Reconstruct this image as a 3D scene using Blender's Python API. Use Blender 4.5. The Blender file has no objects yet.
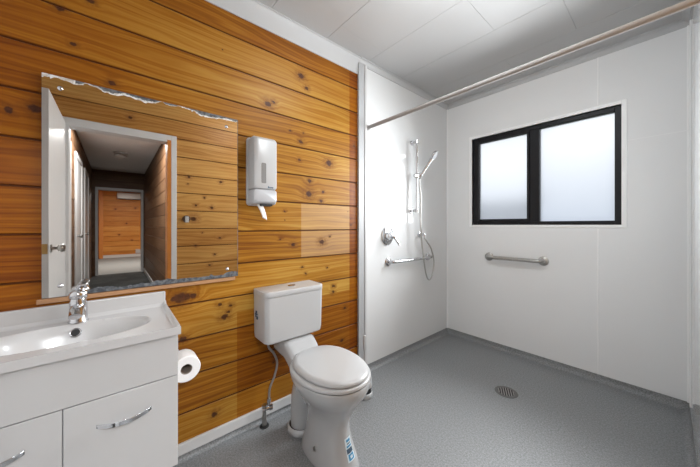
import bpy, bmesh, math, random
from mathutils import Vector, Matrix
PI = math.pi
SC = bpy.context.scene
COL = SC.collection

# ------------------------------------------------------------------ camera
F_PX, CY, YAW = 273.3, 225.2, math.radians(49.363)
CAM = Vector((1.535, 0.0, 1.137))
cd = bpy.data.cameras.new('camera'); cam = bpy.data.objects.new('camera', cd); COL.objects.link(cam)
cam.location = CAM; cam.rotation_euler = (PI/2, 0, YAW)
cd.sensor_fit = 'HORIZONTAL'; cd.sensor_width = 36; cd.lens = 36*F_PX/700
cd.shift_y = -(233.5-CY)/700; cd.clip_start = 0.01
SC.camera = cam

# ------------------------------------------------------------------ world, lights, exposure
W = bpy.data.worlds.new('sky'); SC.world = W; W.use_nodes = True
nt = W.node_tree; nt.nodes.clear()
tc = nt.nodes.new('ShaderNodeTexCoord'); sp = nt.nodes.new('ShaderNodeSeparateXYZ')
rp = nt.nodes.new('ShaderNodeValToRGB'); bg = nt.nodes.new('ShaderNodeBackground'); wo = nt.nodes.new('ShaderNodeOutputWorld')
nt.links.new(tc.outputs['Generated'], sp.inputs[0]); nt.links.new(sp.outputs['Z'], rp.inputs[0])
nt.links.new(rp.outputs[0], bg.inputs[0]); nt.links.new(bg.outputs[0], wo.inputs[0])
e = rp.color_ramp.elements
e[0].position = 0.0; e[0].color = (0.36, 0.42, 0.52, 1)
e[1].position = 0.20; e[1].color = (0.92, 0.95, 1.0, 1)
bg.inputs[1].default_value = .88

def area(name, loc, size, power, color=(1, 1, 1), rot=(0, 0, 0), shape='DISK'):
    l = bpy.data.lights.new(name, 'AREA'); l.shape = shape; l.size = size; l.energy = power; l.color = color
    o = bpy.data.objects.new(name, l); COL.objects.link(o); o.location = loc; o.rotation_euler = rot
    return o
area('hall_fill_light', (3.15, 0.07, 2.35), 0.45, 50, (.93, .97, 1.0))  # added fill through the doorway, out of the mirror's view
FILL_LAMP = 19.0  # strength of the added bathroom fill lamp
wl = area('window_daylight', (.86, 2.600, 1.561), .86, 21, (.93, .97, 1.0), (PI/2, 0, PI), 'RECTANGLE'); wl.data.size_y = .80; wl.rotation_euler = (-PI/2 + math.radians(8), 0, 0); wl.data.spread = math.radians(116)
area('far_room_fill_light', (8.6, 0.3, 2.30), 0.5, 62, (1.0, 0.98, 0.95))  # added fill standing in for daylight in the far room

SC.view_settings.view_transform = 'Standard'; SC.view_settings.look = 'None'
SC.view_settings.exposure = 0.82; SC.view_settings.gamma = 1.0; SC.view_settings.use_curve_mapping = False
SC.cycles.use_denoising = True
SC.cycles.max_bounces = 12; SC.cycles.diffuse_bounces = 7; SC.cycles.glossy_bounces = 6
SC.cycles.transparent_max_bounces = 12
SC.cycles.sample_clamp_indirect = 6.0

# ------------------------------------------------------------------ materials
def lin(r, g, b):
    f = lambda c: (c/255/12.92) if c/255 <= .04045 else ((c/255+.055)/1.055)**2.4
    return (f(r), f(g), f(b), 1)

class NT:
    def __init__(s, name):
        s.m = bpy.data.materials.new(name); s.m.use_nodes = True; s.t = s.m.node_tree; s.t.nodes.clear()
        s.out = s.n('ShaderNodeOutputMaterial')
    def n(s, typ, **kw):
        x = s.t.nodes.new(typ)
        for k, v in kw.items(): setattr(x, k, v)
        return x
    def set(s, inp, v):
        if isinstance(v, bpy.types.NodeSocket): s.t.links.new(v, inp)
        elif v is not None: inp.default_value = v
    def math(s, op, a, b=None, c=None, clamp=False):
        x = s.n('ShaderNodeMath', operation=op, use_clamp=clamp); s.set(x.inputs[0], a); s.set(x.inputs[1], b)
        if c is not None: s.set(x.inputs[2], c)
        return x.outputs[0]
    def mix(s, f, a, b, bt='MIX'):
        x = s.n('ShaderNodeMix', data_type='RGBA', blend_type=bt)
        s.set(x.inputs[0], f); s.set(x.inputs[6], a); s.set(x.inputs[7], b); return x.outputs[2]
    def mr(s, v, a, b, c=0.0, d=1.0, smooth=True):
        x = s.n('ShaderNodeMapRange', interpolation_type='SMOOTHSTEP' if smooth else 'LINEAR')
        for i, q in enumerate((v, a, b, c, d)): s.set(x.inputs[i], q)
        return x.outputs[0]
    def noise(s, vec, scale, detail=3, rough=.5, dist=0.0, col=False):
        x = s.n('ShaderNodeTexNoise'); s.set(x.inputs['Vector'], vec); x.inputs['Scale'].default_value = scale
        x.inputs['Detail'].default_value = detail; x.inputs['Roughness'].default_value = rough; x.inputs['Distortion'].default_value = dist
        return x.outputs['Color' if col else 'Fac']
    def obj(s):
        return s.n('ShaderNodeTexCoord').outputs['Object']
    def bsdf(s, color, rough=.5, metal=0.0, bump=None, bdist=.001, bstr=1.0, coat=0.0, spec=.5, crough=.05):
        x = s.n('ShaderNodeBsdfPrincipled'); s.set(x.inputs['Base Color'], color); s.set(x.inputs['Roughness'], rough)
        s.set(x.inputs['Metallic'], metal); x.inputs['Coat Weight'].default_value = coat; x.inputs['Coat Roughness'].default_value = crough
        x.inputs['Specular IOR Level'].default_value = spec
        if bump is not None:
            b = s.n('ShaderNodeBump'); b.inputs['Distance'].default_value = bdist; b.inputs['Strength'].default_value = bstr
            s.set(b.inputs['Height'], bump); s.t.links.new(b.outputs[0], x.inputs['Normal'])
        return x.outputs[0]
    def fin(s, sh): s.t.links.new(sh, s.out.inputs[0]); return s.m

def plain(name, col, rough=.4, metal=0.0, coat=0.0, var=0.03, nscale=8, bumps=0.0, bscale=200, spec=.5):
    t = NT(name); o = t.obj(); n = t.noise(o, nscale, 3)
    c = t.mix(n, tuple(min(1, v*(1-var)) for v in col[:3])+(1,), tuple(min(1, v*(1+var)) for v in col[:3])+(1,))
    b = t.noise(o, bscale, 2) if bumps else None
    return t.fin(t.bsdf(c, rough, metal, b, bumps or .001, 1.0, coat, spec))

PITCH = 0.1765; Z0 = 1.103 - 7*PITCH
KNOTS = [(-0.227,1.571,0.016),(-0.163,1.978,0.010),(-0.291,1.548,0.010),(-0.128,1.854,0.008),(-0.079,2.051,0.010),(-0.011,1.739,0.010),(0.427,2.062,0.004),(0.903,2.094,0.017),(0.944,2.027,0.011),(0.681,1.850,0.015),(0.716,1.872,0.009),(0.825,1.724,0.006),(0.922,1.732,0.006),(0.903,1.671,0.013),(0.892,1.554,0.007),(1.125,1.569,0.019),(0.967,1.427,0.012),(0.963,1.342,0.019),(1.075,1.364,0.007),(1.058,1.300,0.010),(0.791,1.224,0.005),(0.791,1.169,0.004),(1.298,1.238,0.004),(1.322,1.183,0.004),(1.327,1.138,0.007),(0.849,1.016,0.010),(1.066,1.023,0.016),(1.134,1.060,0.006),(0.761,1.052,0.006),(0.914,0.865,0.006),(0.937,0.823,0.006),(1.112,0.845,0.006),(1.164,0.706,0.009),(1.160,0.668,0.010),(1.269,0.534,0.010),(1.237,0.306,0.010),(0.236,0.786,0.026),(0.262,0.785,0.018),(0.292,0.788,0.013),(0.208,0.783,0.012),(0.415,0.721,0.010),(0.472,0.707,0.008),(0.457,0.673,0.008),(0.439,0.650,0.014),(0.247,0.585,0.013),(0.716,0.318,0.006),(0.390,0.157,0.013),(1.357,1.731,0.008)]
KNOTS2 = [(0.56,1.62,.012),(0.86,1.60,.012),(0.70,1.42,.009),(0.62,1.34,.010),(0.77,1.32,.012),(0.60,1.20,.022),(0.85,1.00,.010),(0.62,.93,.010),(0.75,.72,.010),(0.55,1.55,.006),(0.80,.83,.009),(.68,1.06,.006),(.1,2.1,.012),(1.1,1.5,.012),(1.2,.9,.01)]

def wood(name, axis, knots, light, mid, dark, rough=.42, seed=0.0, zones=False, groove=None, coat=0.0):
    """stained pine boards, grain along `axis`, knots given as (along, height, radius)"""
    t = NT(name); o = t.obj(); s = t.n('ShaderNodeSeparateXYZ'); t.set(s.inputs[0], o)
    A = s.outputs['XYZ'.index(axis)]; Z = s.outputs[2]
    idx = t.math('FLOOR', t.math('DIVIDE', t.math('SUBTRACT', Z, Z0), PITCH))
    wn = t.n('ShaderNodeTexWhiteNoise', noise_dimensions='1D'); t.set(wn.inputs['W'], t.math('ADD', idx, seed))
    rnd = wn.outputs['Value']
    cv = t.n('ShaderNodeCombineXYZ'); t.set(cv.inputs[0], A); t.set(cv.inputs[1], Z); t.set(cv.inputs[2], t.math('MULTIPLY', rnd, 7.0))
    P0 = cv.outputs[0]
    # a little wobble so that knots are not perfect ellipses
    wob = t.noise(P0, 38, 2, .6, col=True)
    va = t.n('ShaderNodeVectorMath', operation='MULTIPLY_ADD'); t.set(va.inputs[0], wob); va.inputs[1].default_value = (.022, .022, 0); t.set(va.inputs[2], P0)
    vm = t.n('ShaderNodeVectorMath', operation='MULTIPLY'); t.set(vm.inputs[0], va.outputs[0]); vm.inputs[1].default_value = (.8, 1, 0)
    vs = vm.outputs[0]
    core = 0.0; swell = 0.0; halo = 0.0
    for (a, z, r) in knots:
        r *= 1.18
        d = t.n('ShaderNodeVectorMath', operation='DISTANCE'); t.set(d.inputs[0], vs); d.inputs[1].default_value = ((a+.011)*.8, z+.011, 0)
        D = d.outputs['Value']
        core = t.math('MAXIMUM', core, t.mr(D, r*.55, r*1.05, 1.0, 0.0))
        if r > .0055:
            halo = t.math('MAXIMUM', halo, t.mr(D, r*.8, r*3.0, 1.0, 0.0))
            swell = t.math('ADD', swell, t.mr(D, 0.0, r*4.2, r*1.1, 0.0))
    # growth rings: stretched phase plus the swelling round each knot
    sv = t.n('ShaderNodeVectorMath', operation='MULTIPLY'); t.set(sv.inputs[0], P0); sv.inputs[1].default_value = (.55, 4.0, 1)
    big = t.noise(sv.outputs[0], 1.6, 2, .5)
    ph = t.math('ADD', t.math('ADD', Z, swell), t.math('MULTIPLY', big, .16))
    ring = t.math('SINE', t.math('MULTIPLY', ph, 420))
    ring2 = t.math('SINE', t.math('MULTIPLY', ph, 173))
    sv2 = t.n('ShaderNodeVectorMath', operation='MULTIPLY'); t.set(sv2.inputs[0], P0); sv2.inputs[1].default_value = (3, 120, 1)
    fib = t.noise(sv2.outputs[0], 1.5, 4, .6)
    sv3 = t.n('ShaderNodeVectorMath', operation='MULTIPLY'); t.set(sv3.inputs[0], P0); sv3.inputs[1].default_value = (1.2, 7, 1)
    blot = t.noise(sv3.outputs[0], 1.6, 3, .5)
    g = t.math('ADD', t.math('MULTIPLY', ring, .10), t.math('MULTIPLY', ring2, .13))
    g = t.math('ADD', g, t.math('MULTIPLY', t.math('SUBTRACT', fib, .5), .55))
    g = t.math('ADD', g, t.math('MULTIPLY', t.math('SUBTRACT', blot, .5), .9))
    g = t.math('ADD', t.math('ADD', g, .42), t.math('MULTIPLY', t.math('SUBTRACT', rnd, .5), .50))
    r = t.n('ShaderNodeValToRGB'); t.set(r.inputs[0], g); el = r.color_ramp.elements
    el[0].position = 0.0; el[0].color = light; el[1].position = 1.0; el[1].color = dark
    m_ = el.new(.5); m_.color = mid
    c = r.outputs[0]
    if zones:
        # bleached boards, hard-edged darker patches where things once hung
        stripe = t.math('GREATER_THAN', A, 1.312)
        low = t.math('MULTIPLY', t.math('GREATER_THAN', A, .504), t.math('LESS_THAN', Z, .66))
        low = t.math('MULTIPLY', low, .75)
        rest = t.mr(A, -.55, .95, 1.0, 0.0)  # smoothly darker and more orange towards the left
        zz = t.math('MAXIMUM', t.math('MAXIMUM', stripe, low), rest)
        up = t.math('MULTIPLY', t.mr(Z, 1.75, 2.2, 0.0, .55), 1.0)  # smoothly darker and more orange towards the top
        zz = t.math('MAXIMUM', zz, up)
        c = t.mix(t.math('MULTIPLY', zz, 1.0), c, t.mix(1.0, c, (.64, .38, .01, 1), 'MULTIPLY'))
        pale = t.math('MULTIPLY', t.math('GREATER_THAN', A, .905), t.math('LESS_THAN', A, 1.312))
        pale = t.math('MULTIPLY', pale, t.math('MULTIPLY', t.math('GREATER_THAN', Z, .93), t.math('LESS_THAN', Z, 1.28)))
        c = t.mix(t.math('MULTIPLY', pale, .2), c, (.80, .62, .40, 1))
    hn = t.mr(t.noise(P0, 55, 3, .6), .35, .62, .35, 1.0)
    c = t.mix(t.math('MULTIPLY', t.math('MULTIPLY', halo, hn), .62), c, (dark[0]*.85, dark[1]*.85, dark[2]*1.6, 1))
    c = t.mix(t.math('MULTIPLY', core, .9), c, t.mix(t.noise(P0, 90, 2), (.012, .005, .004, 1), (.09, .028, .014, 1)))
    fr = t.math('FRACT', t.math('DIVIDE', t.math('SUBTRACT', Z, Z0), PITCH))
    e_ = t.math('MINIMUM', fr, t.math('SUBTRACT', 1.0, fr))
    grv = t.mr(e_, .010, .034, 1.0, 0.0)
    c = t.mix(t.math('MULTIPLY', grv, .9), c, (.07, .020, .006, 1))      # dark groove stain, widened to paint in the soft shade beside it
    return t.fin(t.bsdf(c, rough, 0, t.math('ADD', fib, t.math('MULTIPLY', ring2, .2)), .0006, .5, coat, spec=.22, crough=.25))

LT, MD, DK = (.48, .275, .055, 1), (.345, .150, .013, 1), (.16, .046, .003, 1)
M = {}
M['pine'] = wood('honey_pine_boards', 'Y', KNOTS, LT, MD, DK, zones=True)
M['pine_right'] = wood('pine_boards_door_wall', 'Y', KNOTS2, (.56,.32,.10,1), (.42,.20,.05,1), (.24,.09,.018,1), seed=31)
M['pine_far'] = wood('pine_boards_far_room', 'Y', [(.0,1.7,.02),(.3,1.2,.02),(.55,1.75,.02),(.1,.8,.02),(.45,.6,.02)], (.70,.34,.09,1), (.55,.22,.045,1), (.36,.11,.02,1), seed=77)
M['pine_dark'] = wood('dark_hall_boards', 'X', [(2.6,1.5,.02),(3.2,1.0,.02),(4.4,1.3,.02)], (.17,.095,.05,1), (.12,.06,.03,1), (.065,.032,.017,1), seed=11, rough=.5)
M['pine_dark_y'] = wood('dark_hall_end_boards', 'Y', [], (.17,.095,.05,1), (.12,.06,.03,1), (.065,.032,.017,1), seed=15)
M['batten'] = plain('pale_pine_batten', (.40, .21, .10), .5, var=.15, nscale=30)
M['jamb'] = plain('orange_pine_jamb', (.55, .20, .04), .4, var=.2, nscale=20)

def acrylic(name, a, b):
    t = NT(name); o = t.obj()
    n = t.noise(o, 1.3, 2, .5)
    c = t.mix(n, (a, a*1.015, a*1.02, 1), (b, b*1.015, b*1.02, 1))
    return t.fin(t.bsdf(c, .055, 0, n, .004, .2, 0, spec=.11))
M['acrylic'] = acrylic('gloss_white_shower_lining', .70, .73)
M['acrylic_back_lit'] = acrylic('gloss_white_back_lining_lit', .83, .86)  # same lining made lighter, in place of light falling on the back wall
M['joint'] = plain('white_joint_strip', (.94, .95, .95), .35, var=.02)
M['white_paint'] = plain('white_gloss_paint', (.62, .62, .62), .35, var=.03)
M['coving'] = plain('white_coving', (.50, .505, .51), .5, var=.03)
M['trimgrey'] = plain('grey_white_edge_board', (.42, .43, .44), .4, var=.04)
M['laminate'] = plain('gloss_white_laminate', (.49, .482, .478), .18, coat=.3, var=.01)
M['basin'] = plain('polymarble_white', (.50, .49, .485), .22, coat=.25, var=.01)
M['ceramic'] = plain('white_glazed_ceramic', (.47, .475, .48), .10, coat=.6, var=.01)
M['plastic'] = plain('white_plastic', (.49, .495, .50), .28, var=.01)
M['plastic_grey'] = plain('pale_grey_plastic', (.47, .48, .50), .35, var=.02)
M['chrome'] = plain('chrome', (.62, .62, .635), .09, 1.0, var=.02)
M['steel'] = plain('brushed_steel', (.45, .44, .42), .28, 1.0, var=.06, bumps=.0003, bscale=300)
M['rail'] = plain('aluminium_rail', (.33, .315, .305), .8, 0, var=.04, spec=.2)
M['black_alu'] = plain('black_window_aluminium', (.006, .006, .008), .42, 0, var=.1, spec=.3)
M['black'] = plain('black_rubber', (.012, .012, .012), .5)
M['paper'] = plain('tissue_paper', (.84, .83, .82), .9, var=.02, bumps=.0006, bscale=120)
M['core'] = plain('cardboard_core', (.30, .25, .21), .8, var=.1)
M['dark'] = plain('dark_recess', (.02, .02, .02), .8)
M['blue'] = plain('blue_label_print', (.06, .28, .50), .5, var=.1)
M['palegreen'] = plain('pale_label_paper', (.66, .76, .80), .5)
M['print_dark'] = plain('dark_label_print', (.05, .09, .14), .5)
M['brass'] = plain('brass', (.55, .38, .16), .3, 1.0)
M['hose'] = plain('braided_steel_hose', (.42, .40, .39), .35, .8, var=.3, nscale=400)

def ceiling_mat():
    t = NT('white_ceiling_panels'); o = t.obj(); n = t.noise(o, 3, 3)
    c = t.mix(n, (.445, .445, .445, 1), (.47, .47, .47, 1))
    return t.fin(t.bsdf(c, .5, 0, t.noise(o, 90, 2), .0008, .4))
M['ceiling'] = ceiling_mat()

def floor_mat(name, a, b, rough=.48, spec=.5):
    t = NT(name); o = t.obj()
    sp1 = t.noise(o, 330, 2, .7); sp2 = t.noise(o, 120, 3, .6); bigp = t.noise(o, 2.2, 3, .5)
    v = t.n('ShaderNodeTexVoronoi'); t.set(v.inputs['Vector'], o); v.inputs['Scale'].default_value = 260
    f = t.math('ADD', t.math('MULTIPLY', sp1, .6), t.math('MULTIPLY', sp2, .5))
    c = t.mix(t.mr(f, .42, .68), a, b)
    c = t.mix(t.mr(v.outputs['Distance'], .16, .05, 0.0, .35), c, (.055, .058, .06, 1))
    c = t.mix(t.math('MULTIPLY', t.mr(bigp, .35, .7), .16), c, (.26, .265, .27, 1))
    return t.fin(t.bsdf(c, rough, 0, sp1, .0005, .5, spec=spec))
M['floor'] = floor_mat('speckled_grey_safety_vinyl', (.15, .158, .163, 1), (.32, .332, .34, 1))
M['floor_hall'] = floor_mat('dark_hall_carpet', (.03, .031, .03, 1), (.07, .072, .07, 1), .95, .1)
M['floor_far'] = floor_mat('pale_far_room_carpet', (.25, .26, .255, 1), (.32, .33, .325, 1), .9, .2)

def frosted():
    t = NT('frosted_glass'); o = t.obj()
    n = t.noise(o, 260, 2, .6)
    tr = t.n('ShaderNodeBsdfTranslucent'); tr.inputs[0].default_value = (.95, .97, 1, 1)
    b = t.n('ShaderNodeBump'); b.inputs['Distance'].default_value = .0006; t.set(b.inputs['Height'], n)
    tp = t.n('ShaderNodeBsdfRefraction'); tp.inputs[0].default_value = (.97, .98, 1, 1); tp.inputs['IOR'].default_value = 1.15; tp.inputs['Roughness'].default_value = .5
    gl = t.n('ShaderNodeBsdfGlossy'); gl.inputs['Roughness'].default_value = .25; t.t.links.new(b.outputs[0], gl.inputs['Normal'])
    m1 = t.n('ShaderNodeMixShader'); m1.inputs[0].default_value = .5
    t.t.links.new(tr.outputs[0], m1.inputs[1]); t.t.links.new(tp.outputs[0], m1.inputs[2])
    m2 = t.n('ShaderNodeMixShader'); m2.inputs[0].default_value = .04
    t.t.links.new(m1.outputs[0], m2.inputs[1]); t.t.links.new(gl.outputs[0], m2.inputs[2])
    return t.fin(m2.outputs[0])
M['frosted'] = frosted()

MY0, MY1, MZ0, MZ1 = -.209, .505, .862, 1.708
def mirror_mat():
    t = NT('aged_mirror_silver'); o = t.obj(); s = t.n('ShaderNodeSeparateXYZ'); t.set(s.inputs[0], o)
    Y, Z = s.outputs[1], s.outputs[2]
    n = t.noise(o, 14, 4, .6); n2 = t.noise(o, 60, 3, .6); nf = t.noise(o, 5, 2)
    dt = t.math('SUBTRACT', MZ1, Z); db = t.math('SUBTRACT', Z, MZ0)
    wt = t.math('ADD', t.math('MULTIPLY', t.math('SUBTRACT', n, .36), .062), t.math('MULTIPLY', t.math('SUBTRACT', n2, .5), .014))
    top = t.math('LESS_THAN', dt, wt)
    top_w = t.math('LESS_THAN', dt, t.math('ADD', wt, t.math('ADD', .003, t.math('MULTIPLY', t.math('SUBTRACT', nf, .35), .022))))
    wb = t.math('ADD', t.math('MULTIPLY', t.math('SUBTRACT', n, .30), .060), t.math('MULTIPLY', t.mr(Y, -.05, .15), .008))
    bot = t.math('LESS_THAN', db, wb)
    bot = t.math('MULTIPLY', bot, t.math('GREATER_THAN', Y, -.12))
    side = t.math('LESS_THAN', t.math('SUBTRACT', MY1, Y), .0025)
    top = t.math('MULTIPLY', top, t.math('GREATER_THAN', Y, -.12))
    dark = t.math('MAXIMUM', t.math('MAXIMUM', top, bot), side)
    mir = t.bsdf((.66, .635, .60, 1), .015, 1.0)
    dk = t.bsdf(t.mix(t.mr(n2, .35, .65), (.05, .055, .065, 1), (.16, .17, .18, 1)), .4)
    wh = t.bsdf(t.mix(t.mr(n2, .4, .6), (.45, .40, .35, 1), (.75, .74, .72, 1)), .6)
    a = t.n('ShaderNodeMixShader'); t.set(a.inputs[0], top_w); t.t.links.new(mir, a.inputs[1]); t.t.links.new(wh, a.inputs[2])
    b = t.n('ShaderNodeMixShader'); t.set(b.inputs[0], dark); t.t.links.new(a.outputs[0], b.inputs[1]); t.t.links.new(dk, b.inputs[2])
    return t.fin(b.outputs[0])
M['mirror'] = mirror_mat()

def roof_mat():
    t = NT('grey_roof_tiles'); o = t.obj()
    b = t.n('ShaderNodeTexBrick'); t.set(b.inputs['Vector'], t.n('ShaderNodeTexCoord').outputs['UV'])
    return t.fin(t.bsdf((.18, .21, .26, 1), .7))
M['roof'] = roof_mat()

t_ = NT('fill_lamp_glow'); e_ = t_.n('ShaderNodeEmission'); e_.inputs[0].default_value = (.90, .96, 1.0, 1); e_.inputs[1].default_value = FILL_LAMP
fill_lampm = t_.fin(e_.outputs[0])

# ------------------------------------------------------------------ mesh helpers
ORG = {}
def obj(name, bm, mat, parent=None, smooth=None, bevel=0.0):
    me = bpy.data.meshes.new(name)
    if parent is not None and parent in ORG: bmesh.ops.translate(bm, verts=bm.verts, vec=-ORG[parent])
    bmesh.ops.recalc_face_normals(bm, faces=bm.faces)
    bm.to_mesh(me); bm.free()
    me.materials.append(M[mat] if isinstance(mat, str) else mat)
    if smooth is not None:
        for p in me.polygons: p.use_smooth = True
        me.set_sharp_from_angle(angle=math.radians(smooth))
    o = bpy.data.objects.new(name, me); COL.objects.link(o)
    if parent is not None:
        o.parent = parent; ORG[o] = ORG[parent]
    if bevel:
        b = o.modifiers.new('bevel', 'BEVEL'); b.width = bevel; b.segments = 3; b.limit_method = 'ANGLE'; b.angle_limit = math.radians(40)
        if smooth is None:
            for p in me.polygons: p.use_smooth = True
            b.harden_normals = True
    return o
def thing(name, label, cat, loc, group=None):
    o = bpy.data.objects.new(name, None); COL.objects.link(o); o.location = loc; o.empty_display_size = .05
    ORG[o] = Vector(loc); o['label'] = label; o['category'] = cat
    if group: o['group'] = group
    return o
def tag(o, label, cat, group=None):
    o['label'] = label; o['category'] = cat
    if group: o['group'] = group
    return o
def struct(name, bm, mat, label=None, **kw):
    o = obj(name, bm, mat, **kw)
    if o.parent is None: o['kind'] = 'structure'
    if label: o['label'] = label; o['category'] = name.split('_')[0]
    return o
def BM(): return bmesh.new()
def box(bm, x0, x1, y0, y1, z0, z1):
    vs = [bm.verts.new((x, y, z)) for x in (x0, x1) for y in (y0, y1) for z in (z0, z1)]
    for f in ((0,1,3,2),(4,6,7,5),(0,4,5,1),(2,3,7,6),(0,2,6,4),(1,5,7,3)): bm.faces.new([vs[i] for i in f])
    return bm
def loft(bm, rings, cap0=True, cap1=True, closed=True):
    R = [[bm.verts.new(p) for p in r] for r in rings]
    n = len(R[0])
    for a, b in zip(R, R[1:]):
        for i in range(n if closed else n-1):
            j = (i+1) % n
            bm.faces.new((a[i], a[j], b[j], b[i]))
    if cap0: bm.faces.new(R[0][::-1])
    if cap1: bm.faces.new(R[-1])
    return R
def frame_for(d):
    d = d.normalized(); u = Vector((0, 0, 1)) if abs(d.z) < .95 else Vector((1, 0, 0))
    a = d.cross(u).normalized(); return a, d.cross(a).normalized()
def tube(bm, pts, r, seg=16, caps=True):
    pts = [Vector(p) for p in pts]; rs = r if isinstance(r, (list, tuple)) else [r]*len(pts)
    rings = []; a = None
    for i, p in enumerate(pts):
        d = (pts[min(i+1, len(pts)-1)] - pts[max(i-1, 0)]).normalized()
        if a is None: a, b = frame_for(d)
        else:
            a = (a - d*a.dot(d)).normalized(); b = d.cross(a).normalized()
        rings.append([p + (a*math.cos(2*PI*k/seg) + b*math.sin(2*PI*k/seg))*rs[i] for k in range(seg)])
    loft(bm, rings, caps, caps); return bm
def lathe(bm, o, axis, prof, seg=32):
    """prof: list of (distance along axis, radius)"""
    o = Vector(o); d = Vector(axis).normalized(); a, b = frame_for(d)
    loft(bm, [[o + d*h + (a*math.cos(2*PI*k/seg) + b*math.sin(2*PI*k/seg))*max(r, 1e-5) for k in range(seg)] for h, r in prof])
    return bm
def spline(pts, n=10):
    pts = [Vector(p) for p in pts]; out = []
    for i in range(len(pts)-1):
        p0 = pts[max(i-1, 0)]; p1 = pts[i]; p2 = pts[i+1]; p3 = pts[min(i+2, len(pts)-1)]
        for k in range(n):
            t = k/n
            out.append(.5*((2*p1) + (p2-p0)*t + (2*p0-5*p1+4*p2-p3)*t*t + (3*p1-p0-3*p2+p3)*t**3))
    out.append(pts[-1]); return out
def egg(xc, yc, af, ab, b, z, nf=2.1, nb=2.5, n=72):
    r = []
    for i in range(n):
        t = 2*PI*i/n; c, s = math.cos(t), math.sin(t); q = nf if c > 0 else nb; a = af if c > 0 else ab
        r.append((xc + a*math.copysign(abs(c)**(2/q), c), yc + b*math.copysign(abs(s)**(2/q), s), z))
    return r
def quad(bm, *p):
    bm.faces.new([bm.verts.new(q) for q in p]); return bm

def plank_sheet(bm, along, a0, a1, z0, z1, pos, out, gd=.006, gw=.006):
    """boards running along `along` ('x' or 'y') between a0 and a1; face at `pos`, `out` = +-1 towards the room; V grooves"""
    zs = [(z0, 0)]
    k = 0
    while Z0 + k*PITCH < z1:
        g = Z0 + k*PITCH
        if g - gw > z0 and g + gw < z1: zs += [(g-gw, 0), (g-gw*.25, gd), (g+gw*.25, gd), (g+gw, 0)]
        k += 1
    zs.append((z1, 0))
    prev = None
    for z, d in zs:
        q = pos - out*d
        cur = [bm.verts.new((a, q, z) if along == 'x' else (q, a, z)) for a in (a0, a1)]
        if prev: bm.faces.new((prev[0], prev[1], cur[1], cur[0]))
        prev = cur
    return bm

# ------------------------------------------------------------------ the room shell
H = 2.4; XR = 1.623; YB = 2.673; YF = -.445; YS = 1.475; XH = 1.723; XE = 6.9; XF = 11.1

struct('floor', box(BM(), -.1, XH, YF-.1, YB+.1, -.06, 0), 'floor')
struct('floor_hall', box(BM(), XH, XE+.05, -1.0, 1.2, -.06, -.001), 'floor_hall')
struct('floor_far_room', box(BM(), XE+.05, XF+.1, -2.2, 2.6, -.06, -.001), 'floor_far')

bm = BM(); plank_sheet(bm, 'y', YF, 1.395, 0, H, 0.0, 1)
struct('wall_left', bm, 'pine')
bm = BM(); box(bm, -.06, .004, 1.395, YB+.02, 0, H)
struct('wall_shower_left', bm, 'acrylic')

WX0, WX1, WZ0, WZ1 = .272, 1.322, 1.140, 1.982
bm = BM()
box(bm, -.06, WX0, YB, YB+.12, 0, H); box(bm, WX1, XR+.1, YB, YB+.12, 0, H)
box(bm, WX0, WX1, YB, YB+.12, 0, WZ0); box(bm, WX0, WX1, YB, YB+.12, WZ1, H)
struct('wall_back', bm, 'acrylic_back_lit')
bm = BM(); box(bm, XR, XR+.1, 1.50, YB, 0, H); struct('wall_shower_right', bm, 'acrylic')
# door wall with its opening
DY0, DY1, DZ = -.303, .408, 1.955
bm = BM()
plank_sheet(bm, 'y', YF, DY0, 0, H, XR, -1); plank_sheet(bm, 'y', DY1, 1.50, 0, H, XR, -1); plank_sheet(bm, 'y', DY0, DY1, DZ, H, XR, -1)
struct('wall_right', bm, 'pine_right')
bm = BM(); plank_sheet(bm, 'x', 0, XR, 0, H, YF, 1); struct('wall_front', bm, 'white_paint')

# ceiling of long white panels, staggered joints
bm = BM()
seams = [YF-.05, -.10, .295, .69, 1.085, 1.478, 1.865, 2.26, YB+.05]
jx = [[.5], [.9], [.35, 1.3], [.95], [.18, 1.38], [.80], [.28, 1.15], [.72]]
g = .0011
for i in range(len(seams)-1):
    xs = [-.05] + jx[i] + [XH]
    for a, b in zip(xs, xs[1:]):
        box(bm, a+g*.6, b-g*.6, seams[i]+g, seams[i+1]-g, H, H+.0045)
box(bm, -.05, XH, YF-.05, YB+.05, H+.004, H+.04)
struct('ceiling', bm, 'ceiling')
struct('ceiling_hall', box(BM(), XH, XE, -1.0, 1.2, H, H+.04), plain('hall_ceiling_paint', (.78, .77, .76), .6))
struct('ceiling_far_room', box(BM(), XE, XF+.1, -2.2, 2.6, H, H+.04), 'ceiling')

# hall and the room at its far end (seen in the mirror)
HY0, HY1 = -.40, .54
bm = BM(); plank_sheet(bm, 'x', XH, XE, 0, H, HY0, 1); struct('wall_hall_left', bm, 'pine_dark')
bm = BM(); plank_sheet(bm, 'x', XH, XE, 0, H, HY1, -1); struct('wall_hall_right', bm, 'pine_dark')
EY0, EY1, EZ = -.30, .475, 1.94
bm = BM()
box(bm, XE, XE+.1, HY0-.1, EY0, 0, H); box(bm, XE, XE+.1, EY1, HY1+.1, 0, H); box(bm, XE, XE+.1, EY0, EY1, EZ, H)
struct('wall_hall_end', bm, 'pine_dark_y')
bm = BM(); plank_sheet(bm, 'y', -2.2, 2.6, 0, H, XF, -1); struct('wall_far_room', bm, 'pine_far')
bm = BM(); plank_sheet(bm, 'x', XE, XF, 0, H, -2.2, 1); plank_sheet(bm, 'x', XE, XF, 0, H, 2.6, -1)
quad(bm, (XE+.1, -2.2, 0), (XE+.1, -.5, 0), (XE+.1, -.5, H), (XE+.1, -2.2, H)); quad(bm, (XE+.1, .64, 0), (XE+.1, 2.6, 0), (XE+.1, 2.6, H), (XE+.1, .64, H))
struct('wall_far_room_sides', bm, 'pine_far')
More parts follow.
